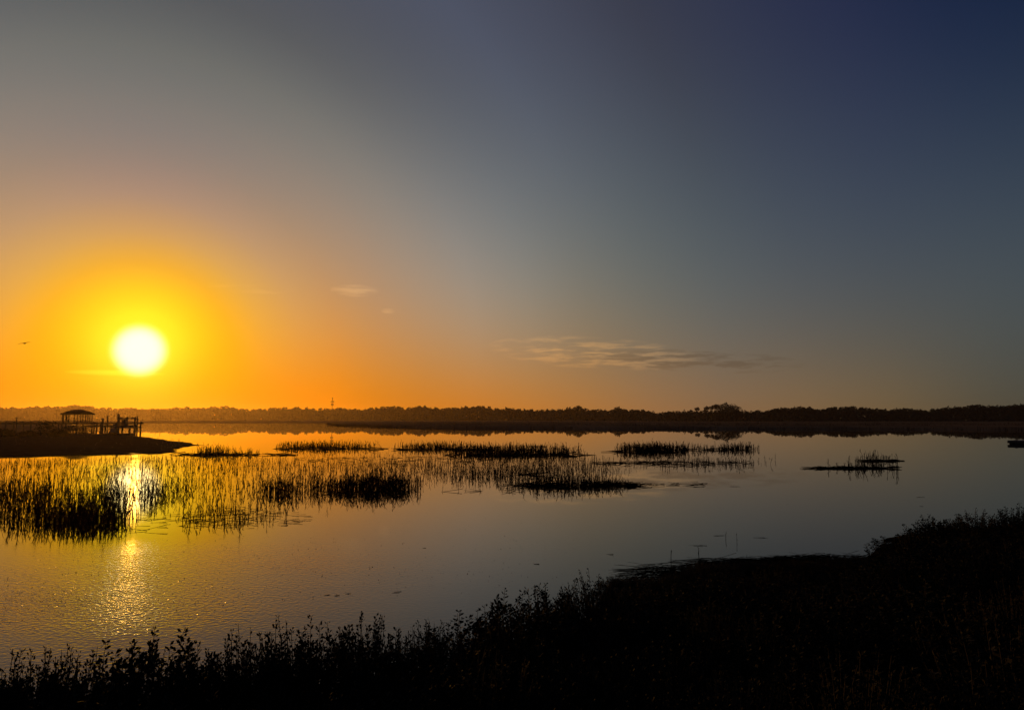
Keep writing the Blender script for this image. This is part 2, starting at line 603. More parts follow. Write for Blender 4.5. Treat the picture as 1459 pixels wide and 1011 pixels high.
def woods(name, x0, x1, depth, label):
    mb = MB()
    for row, (dy0, dz, npx) in enumerate(((0, 0.0, 5.0), (22, 0.4, 6.0), (48, 1.2, 7.5))):
        px = x0
        while px < x1:
            sc = depth(px) / 1600.0
            Y = depth(px) + dy0 * sc + rng.uniform(-6, 6) * sc
            top = at(px, float(np.interp(px, SKX, SKY_)), Y)
            zt = top.z - (0.0 if row == 2 else rng.uniform(1.2, 6.5) * sc) + rng.normal() * 0.6 * sc - (1.5 * sc if rng.random() < .3 else 0)
            wx = rng.uniform(3.6, 9.0) * sc
            hz = rng.uniform(3.2, 6.4) * sc
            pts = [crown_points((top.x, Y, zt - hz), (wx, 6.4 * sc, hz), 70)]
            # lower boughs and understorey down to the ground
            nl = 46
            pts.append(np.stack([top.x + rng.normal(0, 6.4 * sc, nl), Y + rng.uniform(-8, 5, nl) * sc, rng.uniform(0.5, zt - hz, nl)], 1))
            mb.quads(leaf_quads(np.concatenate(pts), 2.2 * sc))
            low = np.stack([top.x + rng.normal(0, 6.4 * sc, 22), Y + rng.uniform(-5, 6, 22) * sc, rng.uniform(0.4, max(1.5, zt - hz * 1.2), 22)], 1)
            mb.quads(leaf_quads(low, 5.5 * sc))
            px += npx * rng.uniform(0.6, 1.4)
    return tag(mb.build(name, M_TREE), label, "woods", kind="stuff")


depth_l = lambda px: 1600.0
def depth_r(px):
    return 1600.0 - 780 * min(1, max(0, (px - 500) / 520))


woods("far_woods", -330, 470, depth_l, "hazy orange lit woods on the far shore under the sun")
woods("far_woods", 468, 1790, depth_r, "dark line of woods behind the salt marsh")


def lone_tree(px, ptop, w_px, Y, lobes, label, crown_depth=0.45, group=None):
    """a tree standing over the rest of the wood: trunk with limbs, crown of leaf clumps"""
    Y = depth_r(px) * Y / 1010.0
    sc = Y / 1560.0
    topw = at(px, ptop, Y)
    H = topw.z - 0.6
    W = w_px / FPX * Y / 2
    root = empty("tree", (topw.x, Y, 0.6))
    tb = MB()
    tb.tube((topw.x, Y, 0.3), (topw.x + .3, Y, 0.6 + H * 0.62), 0.6 * sc + .1, 0.35 * sc + .05, 7)
    cb = MB()
    zc = 0.6 + H * (1 - crown_depth)
    for k in range(lobes):
        f = (k + 0.5) / lobes * 2 - 1
        cx = topw.x + f * W * 0.72 + rng.normal() * 0.3
        cy = Y + rng.normal() * W * 0.4
        hz = H * crown_depth * 0.42 * rng.uniform(0.75, 1.0)
        cz = 0.6 + H - hz - abs(f) * H * 0.12 - rng.uniform(0, 0.06) * H
        tb.tube((topw.x + .2, Y, 0.6 + H * 0.5), (cx, cy, cz), 0.2, 0.07, 5)
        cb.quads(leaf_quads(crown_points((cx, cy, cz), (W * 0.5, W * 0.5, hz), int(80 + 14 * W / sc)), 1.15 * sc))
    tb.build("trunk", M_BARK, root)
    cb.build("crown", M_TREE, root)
    return tag(root, label, "tree", group)


lone_tree(52, 576.8, 11, 985, 3, "rounded tree over the left woods, between the frame edge and the pavilion")
lone_tree(106, 574.6, 12, 985, 3, "highest tree of the hazy clump right behind the pavilion roof")
lone_tree(121, 576.2, 17, 988, 4, "wide tree in the hazy clump, just right of the pavilion roof peak")
lone_tree(191, 579.6, 7, 985, 2, "small round treetop in the hazy woods right below the sun")
lone_tree(597, 577.0, 14, 985, 3, "low round treetop over the woods right of the lattice tower")
lone_tree(810, 577.8, 9, 985, 2, "narrow tree beside the flat topped one in the middle woods")
lone_tree(823, 576.4, 15, 985, 4, "flat topped tree breaking the skyline in the middle woods")
lone_tree(880, 578.0, 12, 985, 3, "round tree alone on the skyline above the middle marsh")
lone_tree(992, 577.8, 8, 960, 2, "small slanting tree just left of the tall pine grove", 0.3)
lone_tree(1006, 576.6, 9, 960, 2, "slim umbrella shaped tree at the left end of the pine grove", 0.3)
lone_tree(1019, 574.2, 16, 960, 4, "umbrella pine with a gap below its crown in the tall grove", 0.33)
lone_tree(1032, 572.4, 26, 962, 7, "highest and widest pine of the tall grove", 0.75)
lone_tree(1046, 574.6, 22, 964, 6, "rounded pine sloping off the right end of the tall grove", 0.85)
lone_tree(1106, 580.2, 9, 960, 2, "small round tree leading the right hand woods after the gap")

# ------------------------------------------------------------------ lattice tower and poles
base = at(473, 600, 1380)
base.z = 0.9
tw = empty("lattice_tower", base)
top = at(473, 566.5, 1380).z
mb = MB()
for k in range(3):
    a = 2 * math.pi * k / 3
    a2 = 2 * math.pi * (k + 1) / 3
    R0, R1 = 1.2, 0.6
    mb.tube((base.x + R0 * math.cos(a), 1380 + R0 * math.sin(a), 0.5), (base.x + R1 * math.cos(a), 1380 + R1 * math.sin(a), top - 1.5), 0.14, 0.12, 5)
    nb = 16
    for i in range(nb):
        f0, f1 = i / nb, (i + 1) / nb
        r0, r1 = R0 + (R1 - R0) * f0, R0 + (R1 - R0) * f1
        z0, z1 = 0.5 + (top - 2) * f0, 0.5 + (top - 2) * f1
        mb.tube((base.x + r0 * math.cos(a), 1380 + r0 * math.sin(a), z0), (base.x + r1 * math.cos(a2), 1380 + r1 * math.sin(a2), z1), 0.07, 0.07, 4)
mb.build("lattice_mast", M_STEEL, tw)
for zz, ww, hh in ((at(473, 572, 1380).z, 5.6, 1.7), (at(473, 576, 1380).z, 4.2, 2.3)):
    mb = MB()
    mb.tube((base.x, 1380, zz - hh * .2), (base.x, 1380, zz - hh * .2 + 0.25), ww * 0.42, ww * 0.42, 10)
    for k in range(6):
        a = 2 * math.pi * k / 6
        mb.box((base.x + ww / 2 * math.cos(a), 1380 + ww / 2 * math.sin(a), zz), (0.9, 0.6, hh), Matrix.Rotation(a, 3, 'Z'))
    mb.build("antenna_ring", M_STEEL, tw)
mb = MB()
mb.tube((base.x, 1380, top - 1.7), (base.x, 1380, top + .3), 0.14, 0.08, 5)
mb.box((base.x, 1380, top - 0.9), (1.7, 0.9, 1.5))
mb.build("top_antenna", M_STEEL, tw)
tag(tw, "thin lattice tower with stacked antenna rings rising over the far woods", "tower")

GP = "thin poles along the far shore"
for px, pt_, lab in ((3.5, 580.5, "far pole at the left edge of the picture"),
                     (11.5, 583.5, "faint shorter pole second from the left edge"),
                     (81, 581.5, "far pole just left of the pavilion"),
                     (222.5, 583.0, "shorter pole of the pair right of the boat lift"),
                     (229, 581.5, "taller pole of the pair right of the boat lift"),
                     (243.5, 583.5, "faint pole standing apart right of the pole pair")):
    q = at(px, pt_, 712)
    mb = MB()
    mb.tube((q.x, 712, 0.0), (q.x, 712, q.z), 0.24, 0.17, 7)
    mb.tube((q.x, 712, q.z), (q.x, 712, q.z + 0.25), 0.17, 0.05, 7)
    tag(mb.build("pole", M_BARK), lab, "pole", GP)

# ------------------------------------------------------------------ pier, pavilion, boat lift
YP = 127.0
deck_z = at(100, 601.6, YP).z


def X(px, Y=YP):
    return at(px, 600, Y).x


pier = empty("boardwalk", (X(60), YP, 0))
mb = MB()
x0, x1 = X(-90), X(201)
nb = int((x1 - x0) / 0.16)
for i in range(nb):
    xx = x0 + (x1 - x0) * (i + 0.5) / nb
    mb.box((xx, YP, deck_z + 0.003 * (i % 3)), (0.145, 2.0, 0.05))
mb.build("deck", M_WOOD, pier)
mb = MB()
for yy in (YP - 0.9, YP + 0.9):
    mb.box(((x0 + x1) / 2, yy, deck_z - 0.17), (x1 - x0, 0.1, 0.26))
mb.build("joists", M_WOOD, pier)
xs = np.linspace(x0 + .5, X(139), 10)
for yy in (YP - 1.0, YP + 1.0):
    for xx in xs:
        mb = MB()
        mb.tube((xx, yy, -0.9), (xx, yy, deck_z + 0.12), 0.13, 0.11, 7)
        mb.build("post", M_WOOD, pier)
for yy in (YP - 0.97, YP + 0.97):
    mb = MB()
    xe = X(86)
    for zz in (0.42, 0.2):
        mb.box(((x0 + xe) / 2, yy, deck_z + zz * 0.55), (xe - x0, 0.05, 0.06))
    for xx in np.arange(x0, xe, 1.4):
        mb.box((xx, yy, deck_z + 0.12), (0.07, 0.07, 0.3))
    mb.build("railing", M_WOOD, pier)
tag(pier, "long low timber boardwalk on posts running in from the left edge", "boardwalk")

mb = MB()
mb.tube((X(29.5), YP - 1.05, -0.4), (X(29.5), YP - 1.05, at(29, 595.2, YP).z), 0.12, 0.1, 7)
mb.tube((X(29.5), YP - 1.05, at(29, 595.2, YP).z - .02), (X(29.5), YP - 1.05, at(29, 594.4, YP).z), 0.19, 0.1, 7)
tag(mb.build("light_post", M_WOOD), "short capped post standing beside the boardwalk near the left edge", "post")

# pavilion
YG = YP + 4.6
gx0, gx1 = X(88.5, YG), X(131.5, YG)
gz = at(100, 602, YG).z
eave = at(100, 590.0, YG).z
peak = at(110, 583.2, YG).z
gd = 4.4
pav = empty("pavilion", ((gx0 + gx1) / 2, YG, 0))
mb = MB()
mb.box(((gx0 + gx1) / 2, YG, gz - 0.1), (gx1 - gx0 + 0.4, gd, 0.2))
mb.build("floor", M_WOOD, pav)
for px, yo in ((89.2, -1), (94.6, -1), (105.6, -1), (114.6, -1), (121.6, -1), (131, -1), (97.8, 1), (89.8, 1), (110, 1), (118, 1), (125, 1), (127.6, -1)):
    xx = X(px, YG)
    mb = MB()
    wdt = 0.34 if px == 94.6 else 0.21
    mb.box((xx, YG + yo * (gd / 2 - .15), (gz + eave) / 2), (wdt, 0.15, eave - gz + 0.1))
    mb.build("post", M_WOOD, pav)
for xx in np.linspace(gx0, gx1, 3):
    for yy in (YG - 1.9, YG + 1.9):
        mb = MB()
        mb.tube((xx, yy, -0.9), (xx, yy, gz - 0.19), 0.15, 0.14, 7)
        mb.build("piling", M_WOOD, pav)
for yy in (YG - gd / 2 + .1, YG + gd / 2 - .1):
    mb = MB()
    mb.box(((gx0 + gx1) / 2, yy, gz + 0.36), (gx1 - gx0, 0.06, 0.07))
    mb.box(((gx0 + gx1) / 2, yy, gz + 0.18), (gx1 - gx0, 0.04, 0.04))
    for xx in np.arange(gx0, gx1, 0.35):
        mb.box((xx, yy, gz + 0.18), (0.035, 0.035, 0.33))
    mb.build("railing", M_WOOD, pav)
mb = MB()
ex0, ex1 = X(85.8, YG), X(134.5, YG)
cx = X(110, YG)
e2 = eave + (peak - eave) * 0.72
rings = [(ex0, ex1, gd / 2 + .55, eave - 0.05), (ex0, ex1, gd / 2 + .55, eave + 0.09),
         (X(98, YG), X(122.5, YG), 1.05, e2), (X(104, YG), X(116, YG), .5, peak)]
V = []
for a, b_, dy, z in rings:
    V += [(a, YG - dy, z), (b_, YG - dy, z), (b_, YG + dy, z), (a, YG + dy, z)]
Fc = [(3, 2, 1, 0), (12, 13, 14, 15)]
for r in range(3):
    for i in range(4):
        j = (i + 1) % 4
        Fc.append((r * 4 + i, r * 4 + j, (r + 1) * 4 + j, (r + 1) * 4 + i))
mb.add(V, Fc)
# shingle courses proud of the slope, and rafter tails under the eave
for k in range(7):
    f = k / 7
    a = ex0 + (X(98, YG) - ex0) * f
    b_ = ex1 + (X(122.5, YG) - ex1) * f
    dy = (gd / 2 + .55) + (1.05 - gd / 2 - .55) * f
    z = eave + .09 + (e2 - eave - .09) * f
    for sy in (-1, 1):
        mb.box(((a + b_) / 2, YG + sy * dy, z + 0.03), (b_ - a + .04, 0.12, 0.05))
roof = mb.build("roof", M_ROOF, pav)
for xx in np.arange(ex0 + .1, ex1, 0.42):
    mb = MB()
    mb.box((xx, YG - gd / 2 - .5, eave - 0.13), (0.06, 0.4, 0.14))
    mb.build("rafter_tail", M_WOOD, roof)
TURN = math.atan2(-pav.location.x, YG)
pav.rotation_euler = (0, 0, TURN)
pav.scale = (math.cos(TURN), math.cos(TURN), 1)
tag(pav, "open pavilion with a hipped roof on posts over the boardwalk", "pavilion")

# pier head with boat lift
ph = empty("pier_head", (X(165), YP - 3, 0))
mb = MB()
hx0, hx1 = X(134), X(200)
nb = 70
for i in range(nb):
    mb.box((hx0 + (hx1 - hx0) * (i + .5) / nb, YP - 2.1, deck_z - 0.45), ((hx1 - hx0) / nb * .92, 2.1, 0.06))
mb.build("deck", M_WOOD, ph)
mb = MB()
for yy in (YP - 3.0, YP - 1.25):
    mb.box(((hx0 + hx1) / 2, yy, deck_z - 0.62), (hx1 - hx0, 0.12, 0.28))
mb.build("joists", M_WOOD, ph)
for px in (137, 152, 164, 180, 198):
    for yy in (YP - 3.0, YP - 1.2):
        mb = MB()
        mb.tube((X(px), yy, -0.9), (X(px), yy, deck_z - 0.5), 0.15, 0.13, 7)
        mb.build("piling", M_WOOD, ph)
# steps from the boardwalk level
mb = MB()
for k in range(4):
    mb.box((X(162) + k * .28, YP - 1.15, deck_z - 0.06 - k * 0.1), (0.3, 0.9, 0.05))
mb.build("steps", M_WOOD, ph)
tag(ph, "lower timber pier head on pilings at the end of the boardwalk", "pier")

lift = empty("boat_lift", (X(182), YP - 5, 0))
lz = at(180, 596, YP - 5).z
for px, dy, top_, r in ((169, -6.3, 591.0, 0.22), (192.6, -6.3, 595.5, 0.17), (168.4, -3.6, 590.4, 0.16), (196, -3.6, 593.8, 0.13)):
    q = at(px, top_, YP + dy)
    mb = MB()
    mb.tube((q.x, YP + dy, -0.9), (q.x, YP + dy, q.z), r, r * .9, 8)
    mb.tube((q.x, YP + dy, q.z), (q.x, YP + dy, q.z + .18), r * .95, 0.03, 8)
    mb.build("piling", M_WOOD, lift)
for dy in (-6.3, -3.6):
    mb = MB()
    xa, xb = X(168.5, YP + dy), X(195, YP + dy)
    mb.box(((xa + xb) / 2, YP + dy, lz), (xb - xa, 0.12, 0.14))
    mb.box(((xa + xb) / 2, YP + dy, lz + .14), (xb - xa, 0.05, 0.05))
    for f in (0.16, .5, .8):
        mb.box((xa + (xb - xa) * f, YP + dy, lz + .1), (0.24, 0.24, 0.26))
    mb.build("top_beam", M_STEEL, lift)
mb = MB()
cz = at(180, 608.5, YP - 5).z
for dy in (-6.0, -3.9):
    mb.box((X(182, YP - 5), YP + dy, cz), (X(196) - X(168), 0.16, 0.24))
for px in (173, 189):
    mb.box((X(px, YP - 5), YP - 5, cz + .2), (0.2, 2.9, 0.2))
mb.build("cradle", M_STEEL, lift)
for px in (171, 193.2):
    for dy in (-6.15, -3.75):
        mb = MB()
        mb.tube((X(px, YP + dy), YP + dy, cz), (X(px, YP + dy), YP + dy, lz), 0.03, 0.03, 5)
        mb.build("cable", M_STEEL, lift)
mb = MB()
mb.box((X(177.5, YP - 5), YP - 5, cz + .75), (0.55, 0.9, 0.9))
mb.box((X(177.5, YP - 5), YP - 5, cz + 1.28), (0.75, 1.1, 0.12))
mb.build("motor_housing", M_STEEL, lift)
tag(lift, "boat lift of four pilings joined by cross beams at the pier head", "boat lift")

fd = empty("floating_dock", (X(165), YP - 8, 0))
mb = MB()
fx0, fx1 = X(147, YP - 8), X(190, YP - 8)
for i in range(40):
    mb.box((fx0 + (fx1 - fx0) * (i + .5) / 40, YP - 8, 0.42), ((fx1 - fx0) / 40 * .92, 1.8, 0.05))
mb.build("deck", M_WOOD, fd)
mb = MB()
for i in range(5):
    mb.box((fx0 + (fx1 - fx0) * (i + .5) / 5, YP - 8, 0.16), ((fx1 - fx0) / 5 * .86, 1.6, 0.46))
mb.build("float", M_FLOAT, fd)
tag(fd, "low floating dock lying on the water below the boat lift", "floating dock")
gw = MB()
a, b_ = Vector((X(160, YP - 5), YP - 3.2, deck_z - .4)), Vector((X(171, YP - 5), YP - 7.2, 0.5))
mid = (a + b_) / 2
dv = (b_ - a)
rot = dv.to_track_quat('X', 'Z').to_matrix()
gw.box(mid, (dv.length, 1.0, 0.08), rot)
for s in (-.48, .48):
    gw.box(mid + rot @ Vector((0, s, .45)), (dv.length, 0.05, 0.05), rot)
    for k in range(6):
        gw.box(mid + rot @ Vector(((k / 5 - .5) * dv.length * .96, s, .24)), (0.05, 0.05, 0.42), rot)
tag(gw.build("gangway", M_WOOD), "sloping gangway between the pier head and the floating dock", "gangway")

GM = "mooring pilings around the pier head"
for px, top_, dy, r, lab in ((146.4, 596.5, -4.5, 0.19, "thick low mooring piling left of the boat lift"),
                             (153.6, 592.0, -4.0, 0.11, "tall thin mooring piling between the thick one and the boat lift"),
                             (200.6, 601.5, -6.5, 0.15, "short mooring piling at the right end of the pier"),
                             (138.0, 603.5, -6.0, 0.12, "lowest mooring piling, between pavilion and boat lift"),):
    q = at(px, top_, YP + dy)
    mb = MB()
    mb.tube((q.x, YP + dy, -0.9), (q.x, YP + dy, q.z), r, r * .9, 8)
    mb.tube((q.x, YP + dy, q.z), (q.x, YP + dy, q.z + .12), r * .95, 0.03, 8)
    tag(mb.build("mooring_piling", M_WOOD), lab, "piling", GM)

# floating dock cut by the right edge of the picture
fr = empty("floating_dock", on_plane(1447, 632.5))
q0, q1 = on_plane(1436, 632.2), on_plane(1530, 634.5)
mb = MB()
L = (q1 - q0).length
ang = math.atan2(q1.y - q0.y, q1.x - q0.x)
rot = Matrix.Rotation(ang, 3, 'Z')
cc = (q0 + q1) / 2 + rot @ Vector((0, 1.3, 0))
for i in range(44):
    mb.box(cc + rot @ Vector(((i + .5) / 44 * L - L / 2, 0, .36)), (L / 44 * .92, 2.5, .05), rot)
mb.build("deck", M_DECK, fr)
mb = MB()
mb.box(cc + rot @ Vector((0, -1.27, .22)), (L, .06, .26), rot)
mb.box(cc + rot @ Vector((0, 1.27, .22)), (L, .06, .26), rot)
mb.box(cc + rot @ Vector((-L / 2 - .03, 0, .22)), (.06, 2.5, .26), rot)
mb.build("fascia", M_WOOD, fr)
mb = MB()
for i in range(4):
    mb.box(cc + rot @ Vector(((i + .5) / 4 * L - L / 2, 0, .08)), (L / 4 * .9, 2.3, .4), rot)
mb.build("float", M_FLOAT, fr)
for k in (0.12, .45):
    mb = MB()
    c0 = cc + rot @ Vector((k * L - L / 2, -1.05, .43))
    mb.box(c0, (.3, .04, .035), rot)
    mb.box(c0 + Vector((0, 0, -.03)), (.08, .05, .05), rot)
    mb.build("cleat", M_STEEL, fr)
tag(fr, "flat floating dock end entering at the right edge over still water", "floating dock")

# ------------------------------------------------------------------ leafy mounds on the left marsh
def mound(px, pbase, ptop, w_px, Y, label):
    q = at(px, pbase, Y)
    tz = at(px, ptop, Y).z
    W = w_px / FPX * Y / 2
    root = empty("shrub", (q.x, Y, 0))
    cb = MB()
    z0 = 0.3
    pts = crown_points((q.x, Y, z0 + (tz - z0) * .35), (W, W * .8, (tz - z0) * .62), 900, 0.3)
    pts = pts[pts[:, 2] > 0.2]
    cb.quads(leaf_quads(pts, 0.11))
    cb.build("foliage", M_LEAF, root)
    tb = MB()
    for k in range(9):
        a = rng.uniform(0, 6.28)
        tb.tube((q.x, Y, 0.1), (q.x + W * .6 * math.cos(a), Y + W * .5 * math.sin(a), z0 + (tz - z0) * rng.uniform(.5, .85)), .05, .015, 5)
    tb.build("stems", M_TWIG, root)
    return tag(root, label, "shrub")


mound(66, 615, 597.2, 30, 104, "tall rounded bush on the marsh left of the pavilion")
mound(40, 618, 612.5, 26, 96, "low wide bush on the spit near the left edge")
mound(85, 618, 610.5, 30, 97, "low wide bush on the spit below the pavilion")
mound(8, 617, 609.5, 30, 97, "low bush on the spit cut by the left edge")
mound(104, 617, 604.5, 46, 112, "long low thicket on the marsh right under the pavilion")
mound(160, 622, 616.5, 24, 108, "small low bush on the spit below the boat lift")


# ------------------------------------------------------------------ reeds
def stems_mesh(mb, pts, hmin, hmax, width=0.011, leaves=4, lean=0.2, z0=-0.06, leaf_len=0.22):
    n = len(pts)
    if n == 0:
        return
    pts = np.asarray(pts, float)
    h = rng.uniform(hmin, hmax, n) * (0.3 + 1.0 * rng.random(n) ** 1.3)
    az = rng.uniform(0, 2 * math.pi, n)
    ln = np.abs(rng.normal(0, lean, n)) + (rng.random(n) < .08) * rng.uniform(.2, .6, n)
    dirx, diry = np.cos(az) * ln, np.sin(az) * ln
    b0 = np.column_stack([pts[:, 0], pts[:, 1], np.full(n, z0)])
    mid = b0 + np.column_stack([dirx * h * .4, diry * h * .4, h * .55 - z0])
    top = b0 + np.column_stack([dirx * h * 1.15, diry * h * 1.15, h - z0])
    wd = width * rng.uniform(.7, 1.3, n)
    rot = rng.uniform(0, math.pi, n)
    for k in range(2):
        u = np.column_stack([np.cos(rot + k * math.pi / 2), np.sin(rot + k * math.pi / 2), np.zeros(n)])
        a = u * wd[:, None]
        mb.quads(np.stack([b0 - a, b0 + a, mid + a * .8, mid - a * .8], 1))
        mb.quads(np.stack([mid - a * .8, mid + a * .8, top + a * .12, top - a * .12], 1))
    for k in range(leaves):
        f = rng.uniform(.25, .92, n)[:, None]
        s = b0 + (top - b0) * f
        la = rng.uniform(0, 2 * math.pi, n)
        out = np.column_stack([np.cos(la), np.sin(la), np.zeros(n)])
        L = (leaf_len * rng.uniform(.6, 1.3, n))[:, None] * np.minimum(1, h[:, None] / .5)
        up = np.array([0, 0, 1.0])
        e1 = s + out * L * .22 + up * L * .5
        e2_ = s + out * L * rng.uniform(.3, 1.0, n)[:, None] + up * L * rng.uniform(.3, 1.0, n)[:, None]
        sd = np.column_stack([-np.sin(la), np.cos(la), np.zeros(n)]) * wd[:, None] * 1.1
        mb.quads(np.stack([s - sd * .6, s + sd * .6, e1 + sd, e1 - sd], 1))
        mb.quads(np.stack([e1 - sd, e1 + sd, e2_ + sd * .1, e2_ - sd * .1], 1))


def lying(mb, pts, lmin, lmax, az0=0.0, spread=0.35, width=0.012, z=0.006, zj=0.07):
    n = len(pts)
    pts = np.asarray(pts, float)
    L = rng.uniform(lmin, lmax, n)[:, None]
    a = az0 + rng.normal(0, spread, n)
    d = np.column_stack([np.cos(a), np.sin(a), rng.normal(0, .09, n)])
    u = np.column_stack([-np.sin(a), np.cos(a), np.zeros(n)]) * width
    v = np.tile([0, 0, width], (n, 1))
    c = np.column_stack([pts[:, 0], pts[:, 1], z + rng.random(n) * zj])
    for s in (u, v):
        mb.quads(np.stack([c - d * L / 2 - s * .5, c - d * L / 2 + s * .5, c + d * L / 2 + s, c + d * L / 2 - s], 1))


def scatter(px, py, rx, ry, n, falloff=1.0, clump=0.0):
    """ground points of a patch given by where it stands on the water"""
    r = rng.random(n) ** (0.5 * falloff)
    a = rng.uniform(0, 2 * math.pi, n)
    x = px + rx * r * np.cos(a)
    y = py + ry * r * np.sin(a)
    if clump:
        k = max(3, n // 14)
        i = rng.integers(0, n, k)
        j = rng.integers(0, k, n)
        x = x * (1 - clump) + x[i][j] * clump + rng.normal(0, 1.2, n)
        y = y * (1 - clump) + y[i][j] * clump + rng.normal(0, .35, n)
    return np.array([on_plane(a_, max(604, b_))[:2] for a_, b_ in zip(x, y)])


def reed_thing(name, label, patches, lay=None, h=(.45, .8), width=.012, leaves=4, kind=None, lean=.2, q=1.0, ql=1.0):
    mb = MB()
    for (px, py, rx, ry, n, fo, cl, hs) in patches:
        n = max(4, int(n * q))
        stems_mesh(mb, scatter(px, py, rx, ry, n, fo, cl), h[0] * hs, h[1] * hs, width, leaves, lean)
    if lay:
        for (px, py, rx, ry, n, lmin, lmax, wd) in lay:
            n = max(3, int(n * ql))
            lying(mb, scatter(px, py, rx, ry, n), lmin, lmax, 0.1, .3, wd)
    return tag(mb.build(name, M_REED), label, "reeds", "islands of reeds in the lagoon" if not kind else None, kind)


reed_thing("reed_bed", "large dense reed bed at the left edge, nearest of all the reeds",
           [(60, 722, 130, 30, 2300, 1.2, .25, 1.0), (115, 744, 80, 16, 2600, 1.1, .35, .95), (30, 705, 90, 22, 1100, 1.3, .3, 1.0),
            (20, 745, 60, 16, 520, 1.2, .4, .9), (165, 735, 28, 14, 260, 1.0, .4, .9), (55, 690, 130, 16, 900, 1.3, .3, 1.0)],
           h=(.25, .52), width=.008, q=.2)
reed_thing("reed_island", "long dark reed island in front, right of the sun glint",
           [(500, 697, 118, 7, 1500, 1.3, .3, .95), (550, 695, 66, 6, 1000, 1.2, .3, 1.0), (400, 701, 60, 10, 480, 1.3, .45, .95)],
           [(520, 700, 90, 4, 60, .3, .8, .014)], h=(.34, .6), width=.009, q=.36, ql=.3)
reed_thing("reed_island", "thin far reed island nearest the lattice tower",
           [(465, 637.5, 84, 3.0, 1900, 1.1, .15, 1.0)], [(465, 639, 80, 2.2, 200, .8, 2.2, .03)], h=(.34, .62), width=.016, leaves=3, q=.34, ql=.15)
reed_thing("reed_island", "long double rowed reed island in the middle distance",
           [(625, 638.5, 72, 3.2, 1500, 1.1, .15, 1.0), (730, 641, 116, 4, 1500, 1.2, .2, 1.05), (740, 647.5, 104, 3.0, 1900, 1.1, .15, .95),
            (690, 645, 60, 4, 600, 1.1, .2, 1.0)],
           [(640, 640.5, 80, 1.6, 200, .8, 2.0, .03), (735, 648.5, 100, 2.0, 320, .8, 2.2, .03), (720, 636.5, 70, .8, 70, .8, 2, .02)],
           h=(.34, .62), width=.016, leaves=3, q=.34, ql=.15)
reed_thing("reed_island", "dense rounded reed island standing apart in the right middle distance",
           [(930, 641.5, 54, 4.2, 2600, 1.0, .1, 1.1), (1000, 640.5, 40, 3.0, 360, 1.2, .25, .85), (1050, 640, 36, 2.4, 700, 1.1, .2, 1.0)],
           [(1000, 641, 70, 1.3, 130, .8, 2.2, .025), (930, 643.5, 60, 2, 120, .8, 2, .03)], h=(.34, .62), width=.016, leaves=3, q=.34, ql=.15)
reed_thing("reed_island", "short sparse reed row off the tip of the mud spit",
           [(305, 645.0, 34, 3.5, 330, 1.2, .3, 1.0), (350, 647, 40, 3.0, 160, 1.3, .3, .7)],
           [(300, 647.5, 52, 1.6, 120, .6, 1.8, .03), (380, 648, 55, .9, 60, .6, 1.8, .025)], h=(.36, .7), width=.014, leaves=3, q=.5, ql=.3)
reed_thing("reed_island", "flattened reed raft of lying stems in front of the middle reeds",
           [(790, 690, 92, 5, 420, 1.1, .45, .9), (860, 691, 50, 3.0, 240, 1.1, .4, .6)],
           [(815, 692, 98, 4.2, 260, .25, .8, .009), (775, 693, 40, 3, 90, .2, .6, .009), (885, 691.5, 40, 3.2, 110, .2, .6, .009), (960, 690, 60, 2.4, 24, .2, .6, .01),
            (770, 676, 30, .6, 14, .6, 1.4, .012)], h=(.3, .55), width=.009, q=1.0, ql=.7)
reed_thing("reed_island", "sparse reed rows with a floating stem line, farthest right in open water",
           [(1215, 666.5, 68, .9, 80, 1.0, .5, .9), (1252, 656, 34, .9, 60, 1.0, .5, .9), (1280, 668, 18, 2, 7, 1, 0, 1.1)],
           [(1215, 667, 62, .5, 110, .4, 1.4, .016), (1250, 656.5, 30, .5, 50, .4, 1.2, .016), (1150, 667, 12, .5, 6, .4, 1, .012)],
           h=(.4, .72), width=.012, leaves=3)
reed_thing("sparse_reeds", "thin scattered reed stems standing in the bright water between the islands",
           [(300, 690, 330, 40, 2300, .85, .45, .85), (430, 663, 280, 17, 2400, .9, .35, .9), (590, 666, 140, 25, 1500, .9, .45, .9),
            (120, 668, 170, 14, 1300, .9, .3, .85), (330, 735, 110, 22, 420, 1.1, .55, .75), (180, 705, 110, 40, 900, 1.0, .45, .85),
            (705, 674, 105, 18, 1700, .9, .5, .9), (815, 668, 105, 15, 1300, 1.0, .5, .85), (975, 660, 135, 10, 1200, 1.0, .55, .75), (740, 658, 180, 11, 1500, 1.0, .4, .85),
            (160, 700, 30, 24, 400, 1.0, .3, 1.0), (226, 705, 30, 26, 260, 1.0, .3, 1.0), (1050, 657, 70, 8, 70, 1.0, .6, .8), (30, 660, 120, 8, 600, 1.0, .3, .8), (250, 655, 180, 8, 900, 1, .3, .7)],
           [(960, 660, 110, 3, 70, .5, 1.5, .018), (350, 738, 90, 14, 90, .12, .5, .006), (200, 745, 80, 12, 30, .12, .5, .006), (680, 700, 60, 1, 8, .4, 1.0, .01),
            (560, 655, 150, 5, 40, .4, 1.2, .015)],
           h=(.18, .44), width=.007, kind="stuff", leaves=5, q=.4, ql=.8)
# stand-alone stems by the near bank
GS = "lone reed stems near the bank"
for px, py, hh, lab in ((956, 800, 30, "upright lone reed left of the other lone stems near the bank"),
                        (996, 796, 20, "short lone reed behind the matted reeds near the bank"),
                        (1034, 768, 24, "lone reed with a drooping leaf out from the near bank"),
                        (1050, 772, 32, "tallest lone reed out from the near bank"),
                        (1064, 795, 12, "tiny reed shoot touching the matted reeds")):
    b0 = on_plane(px, py)
    H = hh / FPX * b0.y
    mb = MB()
    stems_mesh(mb, [(b0.x, b0.y)], H, H, .006, 4, .05, leaf_len=.14)
    tag(mb.build("reed", M_REED), lab, "reed", GS)

